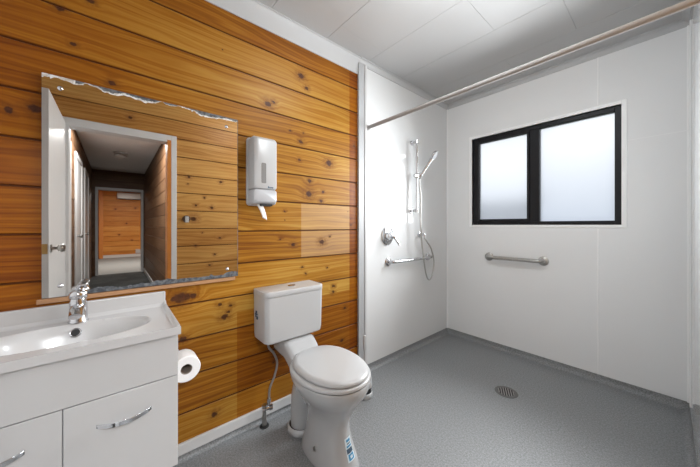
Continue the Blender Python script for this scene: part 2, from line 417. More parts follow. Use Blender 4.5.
struct('wall_hall_near', box(box(BM(), XH-.08, XH, -1.0, DY0-.02, 0, H), XH-.08, XH, DY1+.03, 1.2, 0, H), 'pine_dark_y')

# ------------------------------------------------------------------ trims
def coving(name, pts, n_in, d, h, mat='coving'):
    """quarter-hollow coving along a straight wall; pts: two (x,y); n_in: unit vector into the room"""
    bm = BM(); n = Vector(n_in + (0,)); prof = [(0, 0), (.006, 0)]
    for k in range(9):
        a = PI/2*k/8
        prof.append((.006 + (d-.012)*(1-math.cos(a)), .006 + (h-.012)*math.sin(a)))
    prof += [(d, h-.006), (d, h), (0, h)]
    rings = []
    for p in pts:
        rings.append([Vector((p[0], p[1], H-h)) + n*q + Vector((0, 0, z)) for q, z in prof])
    loft(bm, rings); return struct(name, bm, mat, smooth=35)
coving('trim_1', [(0, YF), (0, 1.40)], (1, 0), .030, .120)
coving('trim_2', [(.004, 1.40), (.004, YB)], (1, 0), .035, .040)
coving('trim_3', [(0, YB), (XR, YB)], (0, -1), .035, .040)
coving('trim_4', [(XR, YB), (XR, 1.5)], (-1, 0), .035, .040)
# edge board between the pine and the shower lining
bm = BM(); box(bm, 0, .016, 1.392, 1.452, 0, H-.03); struct('trim_5', bm, 'trimgrey', bevel=.002)
bm = BM(); box(bm, 0, .022, 1.4525, 1.474, 0, H-.03); struct('trim_6', bm, 'white_paint', bevel=.003)
# lining joints
bm = BM(); box(bm, 1.196, 1.204, YB-.0035, YB+.001, .05, WZ0-.03); box(bm, 1.196, 1.204, YB-.0035, YB+.001, WZ1+.03, H-.04)
struct('trim_7', bm, 'joint', bevel=.001)
bm = BM(); box(bm, .004, .016, YB-.012, YB, .05, H-.04); struct('trim_8', bm, 'joint', bevel=.003)
bm = BM(); box(bm, XR-.014, XR, YB-.014, YB, .05, H-.04); box(bm, XR-.006, XR, YB-.075, YB-.045, .05, H-.04); struct('trim_9', bm, 'joint', bevel=.002)
bm = BM(); box(bm, WX1+.03, XR-.014, YB-.0015, YB+.001, 1.7195, 1.7215); struct('trim_10', bm, 'joint')
# coved vinyl skirting
def vcove(bm, p0, p1, n_in, h, r):
    n = Vector(n_in + (0,)); prof = [(0, 0), (0, h), (.004, h), (.005, r)]
    for k in range(1, 7):
        a = PI/2*k/6; prof.append((.005 + r*(1-math.cos(a)), r*(1-math.sin(a)) + .0005))
    loft(bm, [[Vector((p[0], p[1], 0)) + n*q + Vector((0, 0, z)) for q, z in prof] for p in (p0, p1)])
bm = BM(); vcove(bm, (.004, YS), (.004, YB), (1, 0), .05, .03); vcove(bm, (0, YB), (XR, YB), (0, -1), .05, .03); vcove(bm, (XR, YB), (XR, 1.5), (-1, 0), .05, .03)
struct('baseboard_shower', bm, 'floor', smooth=50)
bm = BM(); vcove(bm, (0, YF), (0, 1.39), (1, 0), .034, .02); struct('baseboard_left', bm, 'floor', smooth=50)
bm = BM(); box(bm, 0, .016, YF, 1.391, .033, .086); struct('trim_11', bm, 'white_paint', bevel=.004)
bm = BM(); box(bm, XR-.014, XR, .455, 1.5, 0, .08); struct('trim_12', bm, 'white_paint', bevel=.003)
# bathroom door surround
bm = BM()
box(bm, XR-.014, XR+.0, DY1, DY1+.045, 0, DZ+.045); box(bm, XR-.014, XR, DY0-.045, DY0, 0, DZ+.045); box(bm, XR-.014, XR, DY0, DY1, DZ, DZ+.045)
struct('trim_13', bm, 'white_paint', bevel=.003)
bm = BM(); box(bm, XR-.012, XH+.012, DY1-.032, DY1+.002, 0, DZ); struct('trim_14', bm, 'jamb', bevel=.002)
bm = BM(); box(bm, XR-.012, XH+.012, DY0-.01, DY0+.02, 0, DZ); box(bm, XR-.012, XH+.012, DY0+.02, DY1-.032, DZ-.02, DZ+.002)
struct('trim_19', bm, 'white_paint', bevel=.002)
# surround of the far doorway
bm = BM(); box(bm, XE-.02, XE+.12, EY0-.045, EY0, 0, EZ+.06); box(bm, XE-.02, XE+.12, EY1, EY1+.045, 0, EZ+.06); box(bm, XE-.02, XE+.12, EY0, EY1, EZ, EZ+.06)
struct('trim_15', bm, 'white_paint')
bm = BM(); box(bm, XF-.1, XF, -.42, -.32, 0, H); struct('trim_16', bm, 'jamb')
bm = BM(); box(bm, XF-.02, XF, -.32, 2.6, 0, .10); struct('trim_17', bm, 'white_paint')
bm = BM(); box(bm, XH, XE, HY1-.015, HY1, 0, .08); box(bm, XH, 1.95, HY0, HY0+.015, 0, .08); struct('trim_18', bm, 'white_paint')

# ------------------------------------------------------------------ window
WY = YB + .016
wf = BM()
box(wf, WX0, WX0+.042, WY, WY+.06, WZ0, WZ1); box(wf, WX1-.036, WX1, WY, WY+.06, WZ0, WZ1)
box(wf, WX0+.042, WX1-.036, WY, WY+.06, WZ0, WZ0+.030); box(wf, WX0+.042, WX1-.036, WY, WY+.06, WZ1-.034, WZ1)
box(wf, .762, .832, WY, WY+.06, WZ0+.03, WZ1-.034)
win = struct('window_1', wf, 'black_alu', label='black-framed two-light frosted window in the white shower wall', bevel=.003)
sb = BM()
a0, a1, b0, b1 = WX0+.042, .762, WZ0+.030, WZ1-.034
box(sb, a0, a0+.020, WY-.008, WY+.04, b0, b1); box(sb, a1-.020, a1, WY-.008, WY+.04, b0, b1)
box(sb, a0+.02, a1-.02, WY-.008, WY+.04, b0, b0+.024); box(sb, a0+.02, a1-.02, WY-.008, WY+.04, b1-.018, b1)
ORG[win] = Vector((0, 0, 0))
sash = obj('sash', sb, 'black_alu', win, bevel=.003)
bm = BM(); tube(bm, spline([(a0+.05, WY-.01, b0+.012), (a0+.09, WY-.022, b0+.012), (a0+.16, WY-.014, b0+.012)]), .005, 8); obj('latch', bm, 'black_alu', sash, smooth=40)
bm = BM(); quad(bm, (a0+.018, WY+.02, b0+.02), (a1-.018, WY+.02, b0+.02), (a1-.018, WY+.02, b1-.015), (a0+.018, WY+.02, b1-.015)); obj('pane', bm, 'frosted', win)
bm = BM(); quad(bm, (.830, WY+.03, b0-.002), (WX1-.034, WY+.03, b0-.002), (WX1-.034, WY+.03, b1+.002), (.830, WY+.03, b1+.002)); obj('pane', bm, 'frosted', win)
bm = BM(); t_ = .027
box(bm, WX0-t_, WX0, YB-.005, WY+.02, WZ0-.022, WZ1+t_); box(bm, WX1, WX1+t_, YB-.005, WY+.02, WZ0-.022, WZ1+t_)
box(bm, WX0, WX1, YB-.005, WY+.02, WZ1, WZ1+t_); box(bm, WX0, WX1, YB-.005, WY+.02, WZ0-.022, WZ0)
obj('window_surround', bm, 'joint', win, bevel=.002)

# ------------------------------------------------------------------ bathroom door (open, seen in the mirror)
dr = thing('door_1', 'open white bathroom door reflected at the left edge of the mirror', 'door', (XR, -.30, 0))
dr['kind'] = 'structure'
LX0, LX1, LY0, LY1 = .905, XR-.004, -.337, -.302
bm = BM(); box(bm, LX0, LX1, LY0, LY1, .012, 1.955); obj('door_leaf', bm, 'white_paint', dr, bevel=.002)
bm = BM(); lathe(bm, (.955, LY1, .995), (0, 1, 0), [(0, .026), (.006, .026), (.008, .011), (.028, .010), (.034, .020), (.048, .026), (.060, .022), (.064, .008)]); obj('door_knob', bm, 'steel', dr, smooth=35)
bm = BM(); box(bm, LX0-.0015, LX0, LY0+.006, LY1-.006, .965, 1.025); obj('latch_plate', bm, 'brass', dr)

def hall_door(name, x0, x1, label, knob_x):
    d = thing(name, label, 'door', ((x0+x1)/2, HY0, 0)); d['kind'] = 'structure'
    y = HY0
    bm = BM(); box(bm, x0-.06, x0, y, y+.02, 0, 2.03); box(bm, x1, x1+.06, y, y+.02, 0, 2.03); box(bm, x0-.06, x1+.06, y, y+.02, 2.03, 2.09); obj('door_frame', bm, 'white_paint', d, bevel=.003)
    bm = BM(); box(bm, x0, x1, y, y+.008, .01, 2.03); obj('door_leaf', bm, 'white_paint', d)
    bm = BM(); lathe(bm, (knob_x, y+.008, .99), (0, 1, 0), [(0, .025), (.006, .025), (.008, .011), (.025, .010), (.032, .022), (.050, .025), (.058, .01)], 20); obj('door_knob', bm, 'steel', d, smooth=35)
hall_door('door_2', 2.10, 2.85, 'white hall door nearest the bathroom, seen in the mirror', 2.2)
hall_door('door_3', 3.52, 4.27, 'white hall door halfway down the hall, seen in the mirror', 3.62)
hall_door('door_4', 4.85, 5.60, 'white hall door furthest down the hall, seen in the mirror', 4.95)

# ------------------------------------------------------------------ mirror
mr_ = thing('wall_mirror', 'large frameless mirror with flaking silver on the pine wall above the basin', 'mirror', (0, .148, MZ0))
bm = BM(); box(bm, .005, .012, MY0, MY1, MZ0, MZ1)
mg = obj('mirror_glass', bm, 'mirror', mr_)
# keep the silver's coordinates in room space for the flaking pattern
for v in mg.data.vertices: v.co += ORG[mr_]
mg.location = -ORG[mr_]
for (y, z) in ((-.161, 1.663), (.445, 1.658), (.450, .905), (-.161, .904)):
    bm = BM(); lathe(bm, (.012, y, z), (1, 0, 0), [(0, .008), (.002, .008), (.005, .005), (.006, .001)], 16); obj('screw', bm, 'chrome', mr_, smooth=40)
bm = BM(); box(bm, 0, .014, -.222, .49, .842, .859); tag(obj('mirror_batten', bm, 'batten', bevel=.001), 'thin wooden batten under the bottom edge of the mirror', 'batten')

# ------------------------------------------------------------------ vanity
VY0, VY1, VX = -.411, .170, .390
van = thing('vanity_cabinet', 'gloss white wall-hung vanity cabinet with two doors under the basin', 'cabinet', (0, -.12, .285))
bm = BM(); box(bm, .003, VX-.018, VY0, VY1, .285, .635); box(bm, .003, VX-.018, VY0, VY0+.016, .6355, .748); box(bm, .003, VX-.018, VY1-.016, VY1, .6355, .748); obj('body', bm, 'laminate', van, bevel=.001)
bm = BM(); box(bm, VX-.017, VX, VY0, VY1, .603, .748); obj('front_panel', bm, 'laminate', van, bevel=.0012)
def bow(y0, y1, z):
    bm = BM(); rings = []
    n = 18
    for k in range(n+1):
        t = k/n; y = y0 + (y1-y0)*t; x = VX + .003 + .030*math.sin(PI*t)**.8; w = .0065 if .06 < t < .94 else .0055
        rings.append([(x, y, z-w), (x+.004, y, z-w), (x+.004, y, z+w), (x, y, z+w)])
    loft(bm, rings)
    return bm
for (y0, y1, h0, h1) in ((VY0, -.118, -.327, -.187), (-.115, VY1, -.045, .093)):
    bm = BM(); box(bm, VX-.017, VX, y0, y1, .281, .600); d = obj('door', bm, 'laminate', van, bevel=.0012)
    obj('handle', bow(h0, h1, .520), 'chrome', d, smooth=50, bevel=.0008)

bas = thing('vanity_basin', 'white moulded basin top with upstand on the vanity', 'basin', (0, -.12, .748))
bm = BM(); NX, NY = 80, 130; BX0, BX1, BY0, BY1 = .0, .400, -.418, .178
BXC, BYC, BA, BB = .203, -.122, .118, .225
def zb(x, y):
    z = .768
    z += .008*max(0, min(1, (x-(BX1-.016))/.008)) + .008*max(0, min(1, (y-(BY1-.014))/.006)) * (1 if x < BX1-.016 else 0)
    dx = (x-BXC)/BA; dy = (y-BYC)/BB
    if dx < 0: dx *= 1.0
    d = (abs(dx)**2.5 + abs(dy)**2.3)**(1/2.4)
    # shallow dish with a firm lip
    if d < 1.0:
        q = min(1, (1-d)/.5); z -= .008*min(1, (1-d)/.04) + .10*(q*q*(3-2*q))
    # cove up into the upstand
    c = (.034 - x)/.014
    if c > 0: c = min(1, c); z += .012*c*c
    return z
V = [[bm.verts.new((BX0+(BX1-BX0)*i/NX, BY0+(BY1-BY0)*j/NY, zb(BX0+(BX1-BX0)*i/NX, BY0+(BY1-BY0)*j/NY))) for j in range(NY+1)] for i in range(NX+1)]
for i in range(NX):
    for j in range(NY): bm.faces.new((V[i][j], V[i+1][j], V[i+1][j+1], V[i][j+1]))
def skirt(line):
    low = [bm.verts.new((v.co.x, v.co.y, .7485)) for v in line]
    for a, b, c, d in zip(line, line[1:], low[1:], low): bm.faces.new((a, b, c, d))
skirt([V[NX][j] for j in range(NY+1)]); skirt([V[i][NY] for i in range(NX+1)]); skirt([V[i][0] for i in range(NX+1)])
obj('basin_top', bm, 'basin', bas, smooth=50)
bm = BM(); box(bm, 0, .020, BY0, BY1-.002, .766, .832); obj('upstand', bm, 'basin', bas, bevel=.006)
ox, oz = .1075, .7395
bm = BM(); lathe(bm, (ox, -.112, oz), (.907, 0, .42), [(-.010, .0165), (.003, .0165), (.0045, .0140), (.003, .012)], 24); obj('overflow_ring', bm, 'chrome', bas, smooth=40)
bm = BM(); lathe(bm, (ox, -.112, oz), (.907, 0, .42), [(.001, .0118), (.0036, .0118)], 24); obj('overflow_hole', bm, 'dark', bas)
bm = BM(); lathe(bm, (BXC, BYC, .674), (0, 0, 1), [(-.012, .026), (-.008, .026), (-.007, .018), (-.009, .016)], 28); obj('waste', bm, 'chrome', bas, smooth=40)

tp = thing('basin_mixer_tap', 'chrome basin mixer tap with short lever in front of the mirror', 'tap', (.060, -.108, .768))
bm = BM(); lathe(bm, (.060, -.108, .768), (0, 0, 1), [(0, .029), (.004, .029), (.008, .0265), (.060, .0255), (.080, .0265), (.090, .0245)]); obj('tap_body', bm, 'chrome', tp, smooth=35)
bm = BM(); rings = []
for k in range(9):
    t = k/8; x = .068 + .105*t; z = .826 + .008*math.sin(PI*t) - .012*t; w = .0215*(1-.15*t); h = .013*(1-.25*t)
    rings.append([(x, -.108 + w*math.cos(a), z + h*math.sin(a)) for a in [2*PI*i/20 for i in range(20)]])
loft(bm, rings); obj('spout', bm, 'chrome', tp, smooth=50)
bm = BM(); lathe(bm, (.060, -.108, .859), (0, 0, 1), [(0, .0245), (.004, .0275), (.016, .0282), (.026, .024), (.032, .014), (.034, .002)]); obj('cartridge_cap', bm, 'chrome', tp, smooth=50)
bm = BM(); rings = []
for k in range(8):
    t = k/7; p = Vector((.060, -.108, .884)) + Vector((.024, .014, .026))*t; w = .011 + .004*math.sin(PI*t); h = .005*(1-.4*t)
    rings.append([p + Vector((-.4*h*math.sin(a), w*math.cos(a), h*math.sin(a))) for a in [2*PI*i/16 for i in range(16)]])
loft(bm, rings); obj('lever', bm, 'chrome', tp, smooth=50)

# ------------------------------------------------------------------ toilet roll on its holder
hd = thing('toilet_roll_holder', 'white toilet roll peg fixed to the pine beside the vanity', 'holder', (0, .215, .56))
bm = BM(); box(bm, 0, .008, .196, .228, .545, .60); obj('backplate', bm, 'plastic', hd, bevel=.003)
bm = BM(); tube(bm, spline([(.006, .212, .575), (.03, .212, .575), (.036, .215, .56), (.006, .228, .53), (.008, .245, .485), (.03, .245, .484), (.06, .245, .484)]), .0055, 12); obj('peg', bm, 'plastic', hd, smooth=40)
bm = BM()
def tubewall(bm, o, ax, L, ro, ri, seg=48, bev=.003):
    prof = [(0, ri), (0, ro-bev), (bev, ro), (L-bev, ro), (L, ro-bev), (L, ri)]
    o = Vector(o); d = Vector(ax).normalized(); a, b = frame_for(d)
    rings = [[o + d*h + (a*math.cos(2*PI*k/seg) + b*math.sin(2*PI*k/seg))*r for k in range(seg)] for h, r in prof]
    R = loft(bm, rings, False, False)
    for i in range(seg): bm.faces.new((R[-1][i], R[-1][(i+1) % seg], R[0][(i+1) % seg], R[0][i]))
roll = thing('toilet_roll', 'white toilet roll hanging on the peg beside the vanity', 'toilet roll', (.055, .245, .482))
tubewall(bm, (.012, .245, .482), (1, 0, 0), .098, .058, .0235); obj('paper', bm, 'paper', roll, smooth=40)
bm = BM(); tubewall(bm, (.013, .245, .482), (1, 0, 0), .094, .0233, .0215, bev=.0004); obj('cardboard_tube', bm, 'core', roll, smooth=40)

# ------------------------------------------------------------------ tissue dispenser
dp = thing('tissue_dispenser', 'white plastic tissue dispenser on the pine wall right of the mirror', 'dispenser', (0, .625, 1.25))
def rrect(y0, y1, z0, z1, r, x, n=6):
    out = []
    for (cy, cz, a0) in ((y1-r, z1-r, 0), (y0+r, z1-r, PI/2), (y0+r, z0+r, PI), (y1-r, z0+r, 3*PI/2)):
        for k in range(n+1):
            a = a0 + PI/2*k/n; out.append((x, cy + r*math.cos(a), cz + r*math.sin(a)))
    return out
bm = BM(); loft(bm, [rrect(.553, .697, 1.247, 1.627, .018, .0), rrect(.553, .697, 1.247, 1.627, .018, .012), rrect(.556, .694, 1.25, 1.624, .018, .016)]); obj('back_case', bm, 'plastic_grey', dp, smooth=40)
bm = BM(); loft(bm, [rrect(.558, .692, 1.332, 1.620, .012, .014), rrect(.558, .692, 1.332, 1.620, .012, .080), rrect(.562, .690, 1.334, 1.612, .016, .095), rrect(.572, .684, 1.338, 1.600, .016, .101)]); cover = obj('cover', bm, 'plastic', dp, smooth=40)
bm = BM(); loft(bm, [rrect(.558, .692, 1.252, 1.331, .012, .014), rrect(.558, .692, 1.252, 1.331, .012, .078), rrect(.562, .690, 1.262, 1.331, .012, .094), rrect(.572, .684, 1.270, 1.331, .012, .099)]); obj('lower_cover', bm, 'plastic_grey', dp, smooth=40)
bm = BM(); loft(bm, [rrect(.600, .626, 1.366, 1.476, .006, .1005), rrect(.600, .626, 1.366, 1.476, .006, .1018)]); obj('level_window', bm, plain('smoky_window', (.22, .22, .22), .2), cover)
bm = BM()
for k, (a, b) in enumerate(((.636, .643), (.6445, .651), (.6525, .658), (.6595, .667))): box(bm, .1005, .1016, a, b, 1.341, 1.348 if k else 1.351)
obj('logo', bm, 'print_dark', cover)
bm = BM(); box(bm, .05, .09, .600, .668, 1.243, 1.254); obj('outlet', bm, 'dark', dp)
bm = BM(); rings = []
for k in range(9):
    t = k/8; z = 1.252 - .075*t; x = .070 + .012*math.sin(t*2.5); y = .585 + .030*t
    rings.append([(x+.004*math.sin(u*3+t), y + (.034-.006*t)*u, z - .012*u*t) for u in (0, .25, .5, .75, 1)])
loft(bm, rings, False, False, closed=False); o = obj('tissue', bm, 'paper', dp, smooth=80)
s_ = o.modifiers.new('thick', 'SOLIDIFY'); s_.thickness = .0012

# ------------------------------------------------------------------ toilet
wc = thing('toilet', 'white close-coupled toilet with closed lid against the pine wall', 'toilet', (.40, .80, 0))
YC = .815
bm = BM()
sec = [(.0, .425, .180, .165, .104, 2.3, 3.0), (.012, .425, .182, .167, .106, 2.3, 3.0), (.05, .420, .168, .150, .100, 2.2, 2.8), (.10, .415, .150, .130, .092, 2.1, 2.6),
       (.16, .410, .138, .115, .086, 2.1, 2.4), (.21, .410, .142, .115, .088, 2.1, 2.3), (.26, .415, .160, .130, .104, 2.1, 2.3), (.305, .42, .188, .150, .132, 2.1, 2.3),
       (.345, .425, .210, .172, .158, 2.1, 2.4), (.375, .43, .220, .190, .172, 2.1, 2.5), (.400, .43, .224, .200, .177, 2.1, 2.5), (.409, .43, .221, .198, .174, 2.1, 2.5)]
loft(bm, [egg(x, YC, af, ab, b, z, nf, nb) for z, x, af, ab, b, nf, nb in sec])
pan = obj('pan', bm, 'ceramic', wc, smooth=60)
bm = BM()   # shelf that carries the cistern
rings = []
for (x, hw, z0, z1) in ((.30, .085, .30, .418), (.255, .090, .31, .425), (.22, .094, .335, .448), (.185, .097, .365, .475), (.15, .10, .39, .492), (.03, .10, .40, .494)):
    cy = YC-.012; zc = (z0+z1)/2; hz = (z1-z0)/2
    rings.append([(x, cy + hw*math.copysign(abs(math.cos(a))**.45, math.cos(a)), zc + hz*math.copysign(abs(math.sin(a))**.45, math.sin(a))) for a in [2*PI*(i+.5)/40 for i in range(40)]])
loft(bm, rings); obj('cistern_shelf', bm, 'ceramic', pan, smooth=50)
bm = BM()   # outlet bend behind the bowl
pts = spline([(.32, .80, .22), (.27, .80, .275), (.225, .795, .26), (.205, .79, .19), (.20, .79, .02)])
tube(bm, pts, [.06]*len(pts), 28); obj('outlet_bend', bm, 'ceramic', pan, smooth=60)
bm = BM(); tubewall(bm, (.20, .79, .0), (0, 0, 1), .040, .077, .068, bev=.008); obj('pan_collar', bm, 'plastic', wc, smooth=50)
bm = BM(); tubewall(bm, (.20, .79, .0), (0, 0, 1), .037, .0685, .0585, bev=.001); obj('rubber_seal', bm, 'black', wc, smooth=50)
# seat and lid
bm = BM(); n = 72
def ringloft(bm, outs, ins):
    rings = [egg(*a) for a in outs] + [egg(*a) for a in ins]
    R = loft(bm, rings, False, False); m = len(R[0])
    for i in range(m): bm.faces.new((R[-1][i], R[-1][(i+1) % m], R[0][(i+1) % m], R[0][i]))
ringloft(bm, [(.43, YC, .216, .200, .172, .411), (.43, YC, .222, .206, .178, .415), (.43, YC, .222, .206, .178, .424), (.43, YC, .217, .201, .173, .429)],
         [(.44, YC, .150, .110, .110, .429), (.44, YC, .145, .105, .105, .424), (.44, YC, .15, .11, .11, .411)])
obj('seat', bm, 'plastic', wc, smooth=50)
bm = BM(); loft(bm, [egg(.43, YC+.003, .210, .202, .156, .4315), egg(.43, YC+.003, .216, .207, .162, .435), egg(.43, YC+.003, .216, .207, .162, .441), egg(.43, YC+.003, .211, .203, .156, .449), egg(.43, YC+.003, .19, .18, .135, .4535), egg(.43, YC+.003, .10, .10, .070, .456), egg(.43, YC, .02, .02, .015, .4565)])
obj('lid', bm, 'plastic', wc, smooth=50)
for y in (.755, .865):
    bm = BM(); lathe(bm, (.232, y-.016, .432), (0, 1, 0), [(0, .010), (.002, .012), (.030, .012), (.032, .010)], 16); obj('hinge', bm, 'plastic', wc, smooth=40)
# cistern
def yz_rr(x0, x1, y0, y1, z, r, n=5):
    out = []
    for (cx, cy, a0, rr) in ((x1-r, y1-r, 0, r), (x0+.004, y1-.004, PI/2, .004), (x0+.004, y0+.004, PI, .004), (x1-r, y0+r, 3*PI/2, r)):
        for k in range(n+1):
            a = a0 + PI/2*k/n; out.append((cx + rr*math.cos(a), cy + rr*math.sin(a), z))
    return out
bm = BM(); loft(bm, [yz_rr(.004, .150, .615, .942, .496, .03), yz_rr(.004, .162, .600, .955, .505, .03), yz_rr(.004, .165, .597, .958, .53, .028), yz_rr(.004, .168, .595, .961, .735, .026), yz_rr(.004, .168, .595, .961, .748, .026)])
cis = obj('cistern', bm, 'plastic', wc, smooth=45)
bm = BM(); loft(bm, [yz_rr(.004, .168, .5945, .962, .7492, .026), yz_rr(.004, .1695, .594, .9625, .751, .026), yz_rr(.004, .1695, .594, .9625, .777, .026), yz_rr(.006, .167, .597, .960, .780, .024)])
obj('cistern_lid', bm, 'plastic', cis, smooth=45)
bm = BM(); lathe(bm, (.085, .79, .779), (0, 0, 1), [(0, .023), (.003, .023), (.005, .021), (.0055, .002)], 28); bt = obj('flush_button', bm, 'chrome', cis, smooth=40)
bm = BM(); box(bm, .084, .086, .768, .812, .7842, .7852); obj('button_split', bm, 'dark', bt)
bm = BM(); box(bm, .030, .060, .5905, .5945, .640, .648); box(bm, .036, .044, .5905, .5945, .628, .640); box(bm, .050, .064, .5905, .5945, .618, .634); box(bm, .040, .052, .5905, .5945, .650, .662)
obj('side_marking', bm, 'print_dark', cis)
# fixing screw cap and water rating sticker on the pedestal
def on_surf(a, z):
    for s0, s1 in zip(sec, sec[1:]):
        if s0[0] <= z <= s1[0]:
            t = (z-s0[0])/(s1[0]-s0[0]); x, af, ab, b, nf, nb = [p*(1-t)+q*t for p, q in zip(s0[1:], s1[1:])]
            c, s = math.cos(a), math.sin(a); q = nf if c > 0 else nb; A = af if c > 0 else ab
            return Vector((x + A*math.copysign(abs(c)**(2/q), c), YC + b*math.copysign(abs(s)**(2/q), s), z))
def surf_patch(a0, a1, z0, z1, off, na=8, nz=8):
    bm = BM(); G = []
    for i in range(na+1):
        row = []
        for j in range(nz+1):
            a = a0+(a1-a0)*i/na; z = z0+(z1-z0)*j/nz; p = on_surf(a, z)
            n_ = (on_surf(a+.01, z)-on_surf(a-.01, z)).cross(on_surf(a, z+.001)-on_surf(a, z-.001)).normalized()
            if n_.dot(p-Vector((.42, YC, z))) < 0: n_ = -n_
            row.append(bm.verts.new(p+n_*off))
        G.append(row)
    for i in range(na):
        for j in range(nz): bm.faces.new((G[i][j], G[i+1][j], G[i+1][j+1], G[i][j+1]))
    return bm
st = obj('rating_sticker', surf_patch(-.08, .34, .052, .140, .0006), 'palegreen', wc)
for (a0, a1, z0, z1, m_) in ((-.02, .28, .056, .078, 'blue'), (-.05, .31, .081, .098, 'print_dark'), (-.02, .28, .102, .110, 'blue'), (.02, .24, .115, .119, 'print_dark'), (.0, .26, .124, .134, 'blue'), (.06, .20, .062, .072, 'palegreen')):
    obj('sticker_print', surf_patch(a0, a1, z0, z1, .0010 if m_ != 'palegreen' else .0014, 5, 2), m_, st)
p = on_surf(-1.45, .072)
bm = BM(); lathe(bm, p-Vector((.1, -.25, 0)).normalized()*.003, (.25, -1, 0), [(0, .012), (.004, .012), (.006, .008), (.007, .001)], 16); obj('fixing_screw', bm, 'steel', wc, smooth=40)

# supply hose and valve
sv_ = thing('toilet_supply_valve', 'braided hose and chrome stop valve rising from floor to cistern', 'valve', (.045, .64, 0))
bm = BM(); lathe(bm, (.045, .640, 0), (0, 0, 1), [(0, .026), (.003, .026), (.006, .022), (.0065, .011)], 20); obj('floor_flange', bm, 'black', sv_, smooth=40)
bm = BM(); lathe(bm, (.045, .640, .003), (0, 0, 1), [(0, .013), (.055, .013), (.056, .010), (.10, .010), (.101, .014), (.118, .014), (.119, .004)], 18); obj('riser_pipe', bm, 'steel', sv_, smooth=40)
bm = BM(); lathe(bm, (.045, .640, .098), (.25, 1, 0), [(-.012, .012), (.025, .012), (.026, .017), (.045, .015), (.046, .003)], 14); obj('tap_handle', bm, 'chrome', sv_, smooth=40)
bm = BM(); lathe(bm, (.047, .662, .10), (0, .1, 1), [(0, .010), (.03, .010), (.031, .012), (.05, .012), (.051, .006)], 14); obj('coupling', bm, 'chrome', sv_, smooth=40)
bm = BM(); tube(bm, spline([(.047, .667, .145), (.045, .672, .20), (.05, .700, .27), (.055, .712, .34), (.06, .690, .40), (.07, .655, .45), (.075, .645, .497)], 12), .0065, 10); obj('hose', bm, 'hose', sv_, smooth=60)

# toilet brush beyond the pan
tb = thing('toilet_brush', 'white toilet brush standing in its holder behind the toilet', 'toilet brush', (.215, 1.262, 0))
bm = BM(); tubewall(bm, (.215, 1.262, 0), (0, 0, 1), .034, .052, .046, bev=.006); lathe(bm, (.215, 1.262, 0), (0, 0, 1), [(0, .047), (.006, .047)]); obj('holder', bm, 'plastic', tb, smooth=50)
bm = BM(); lathe(bm, (.215, 1.262, .008), (0, 0, 1), [(0, .03), (.02, .042), (.05, .042), (.062, .03)]); obj('bristles', bm, 'black', tb, smooth=50)
bm = BM(); lathe(bm, (.215, 1.262, .066), (0, 0, 1), [(0, .047), (.012, .050), (.075, .042), (.10, .025), (.115, .010)]); obj('cover', bm, 'plastic', tb, smooth=50)
bm = BM(); lathe(bm, (.215, 1.262, .175), (0, 0, 1), [(0, .007), (.12, .007), (.14, .0115), (.215, .0125), (.226, .008), (.228, .001)], 18); obj('handle', bm, 'plastic', tb, smooth=50)

# ------------------------------------------------------------------ shower fittings
def grab(name, label, p0, p1, n, stand, r, mat, knurl=False):
    g_ = thing(name, label, 'grab rail', tuple((Vector(p0)+Vector(p1))/2))
    p0, p1, n = Vector(p0), Vector(p1), Vector(n); d = (p1-p0).normalized()
    path = [p0+n*.008, p0+n*(stand*.6), p0+n*(stand*.9)+d*.012, p0+n*stand+d*.035]
    path = spline(path, 6) + [p1+n*stand-d*.035] + spline([p1+n*stand-d*.035, p1+n*(stand*.9)-d*.012, p1+n*(stand*.6), p1+n*.008], 6)[1:]
    bm = BM()
    tube(bm, path, r, 18); obj('rail', bm, mat, g_, smooth=60)
    if knurl:
        L = (p1-p0).length-.10; k = int(L/.014); bm = BM(); pts = []; rs = []
        for i in range(k*4+1):
            pts.append(p0+n*stand+d*(.05+L*i/(k*4))); rs.append(r*(1.05+.13*math.sin(i*PI/2)))
        tube(bm, pts, rs, 18); obj('ribbed_grip', bm, mat, g_, smooth=25)
    for p in (p0, p1):
        bm = BM(); lathe(bm, p, n, [(0, .038), (.004, .038), (.009, .032), (.012, .020), (.013, r)], 28); obj('flange', bm, mat, g_, smooth=35)
grab('grab_rail', 'chrome horizontal grab rail under the shower mixer', (.004, 1.735, .832), (.004, 2.315, .832), (1, 0, 0), .055, .0135, 'chrome')
grab('grab_rail', 'ribbed steel grab rail on the back wall below the window', (.435, YB, .842), (.865, YB, .842), (0, -1, 0), .055, .0155, 'steel', True)

mx = thing('shower_mixer', 'chrome oval shower mixer with lever on the left shower wall', 'shower mixer', (.004, 1.722, 1.047))
bm = BM(); rings = []
for (x, s) in ((.004, 1), (.010, 1), (.014, .92), (.015, .5)):
    rings.append([(x, 1.722+.070*s*math.cos(a), 1.047+.078*s*math.sin(a)) for a in [2*PI*i/40 for i in range(40)]])
loft(bm, rings); obj('faceplate', bm, 'chrome', mx, smooth=40)
bm = BM(); lathe(bm, (.014, 1.722, 1.047), (1, 0, 0), [(0, .033), (.025, .030), (.030, .027), (.045, .024), (.052, .010), (.053, .001)]); obj('body', bm, 'chrome', mx, smooth=40)
bm = BM(); tube(bm, spline([(.050, 1.724, 1.050), (.070, 1.745, 1.030), (.082, 1.775, .985), (.086, 1.782, .968)]), [.012]*11+[.010]*10+[.007]*10, 14); obj('lever', bm, 'chrome', mx, smooth=50)

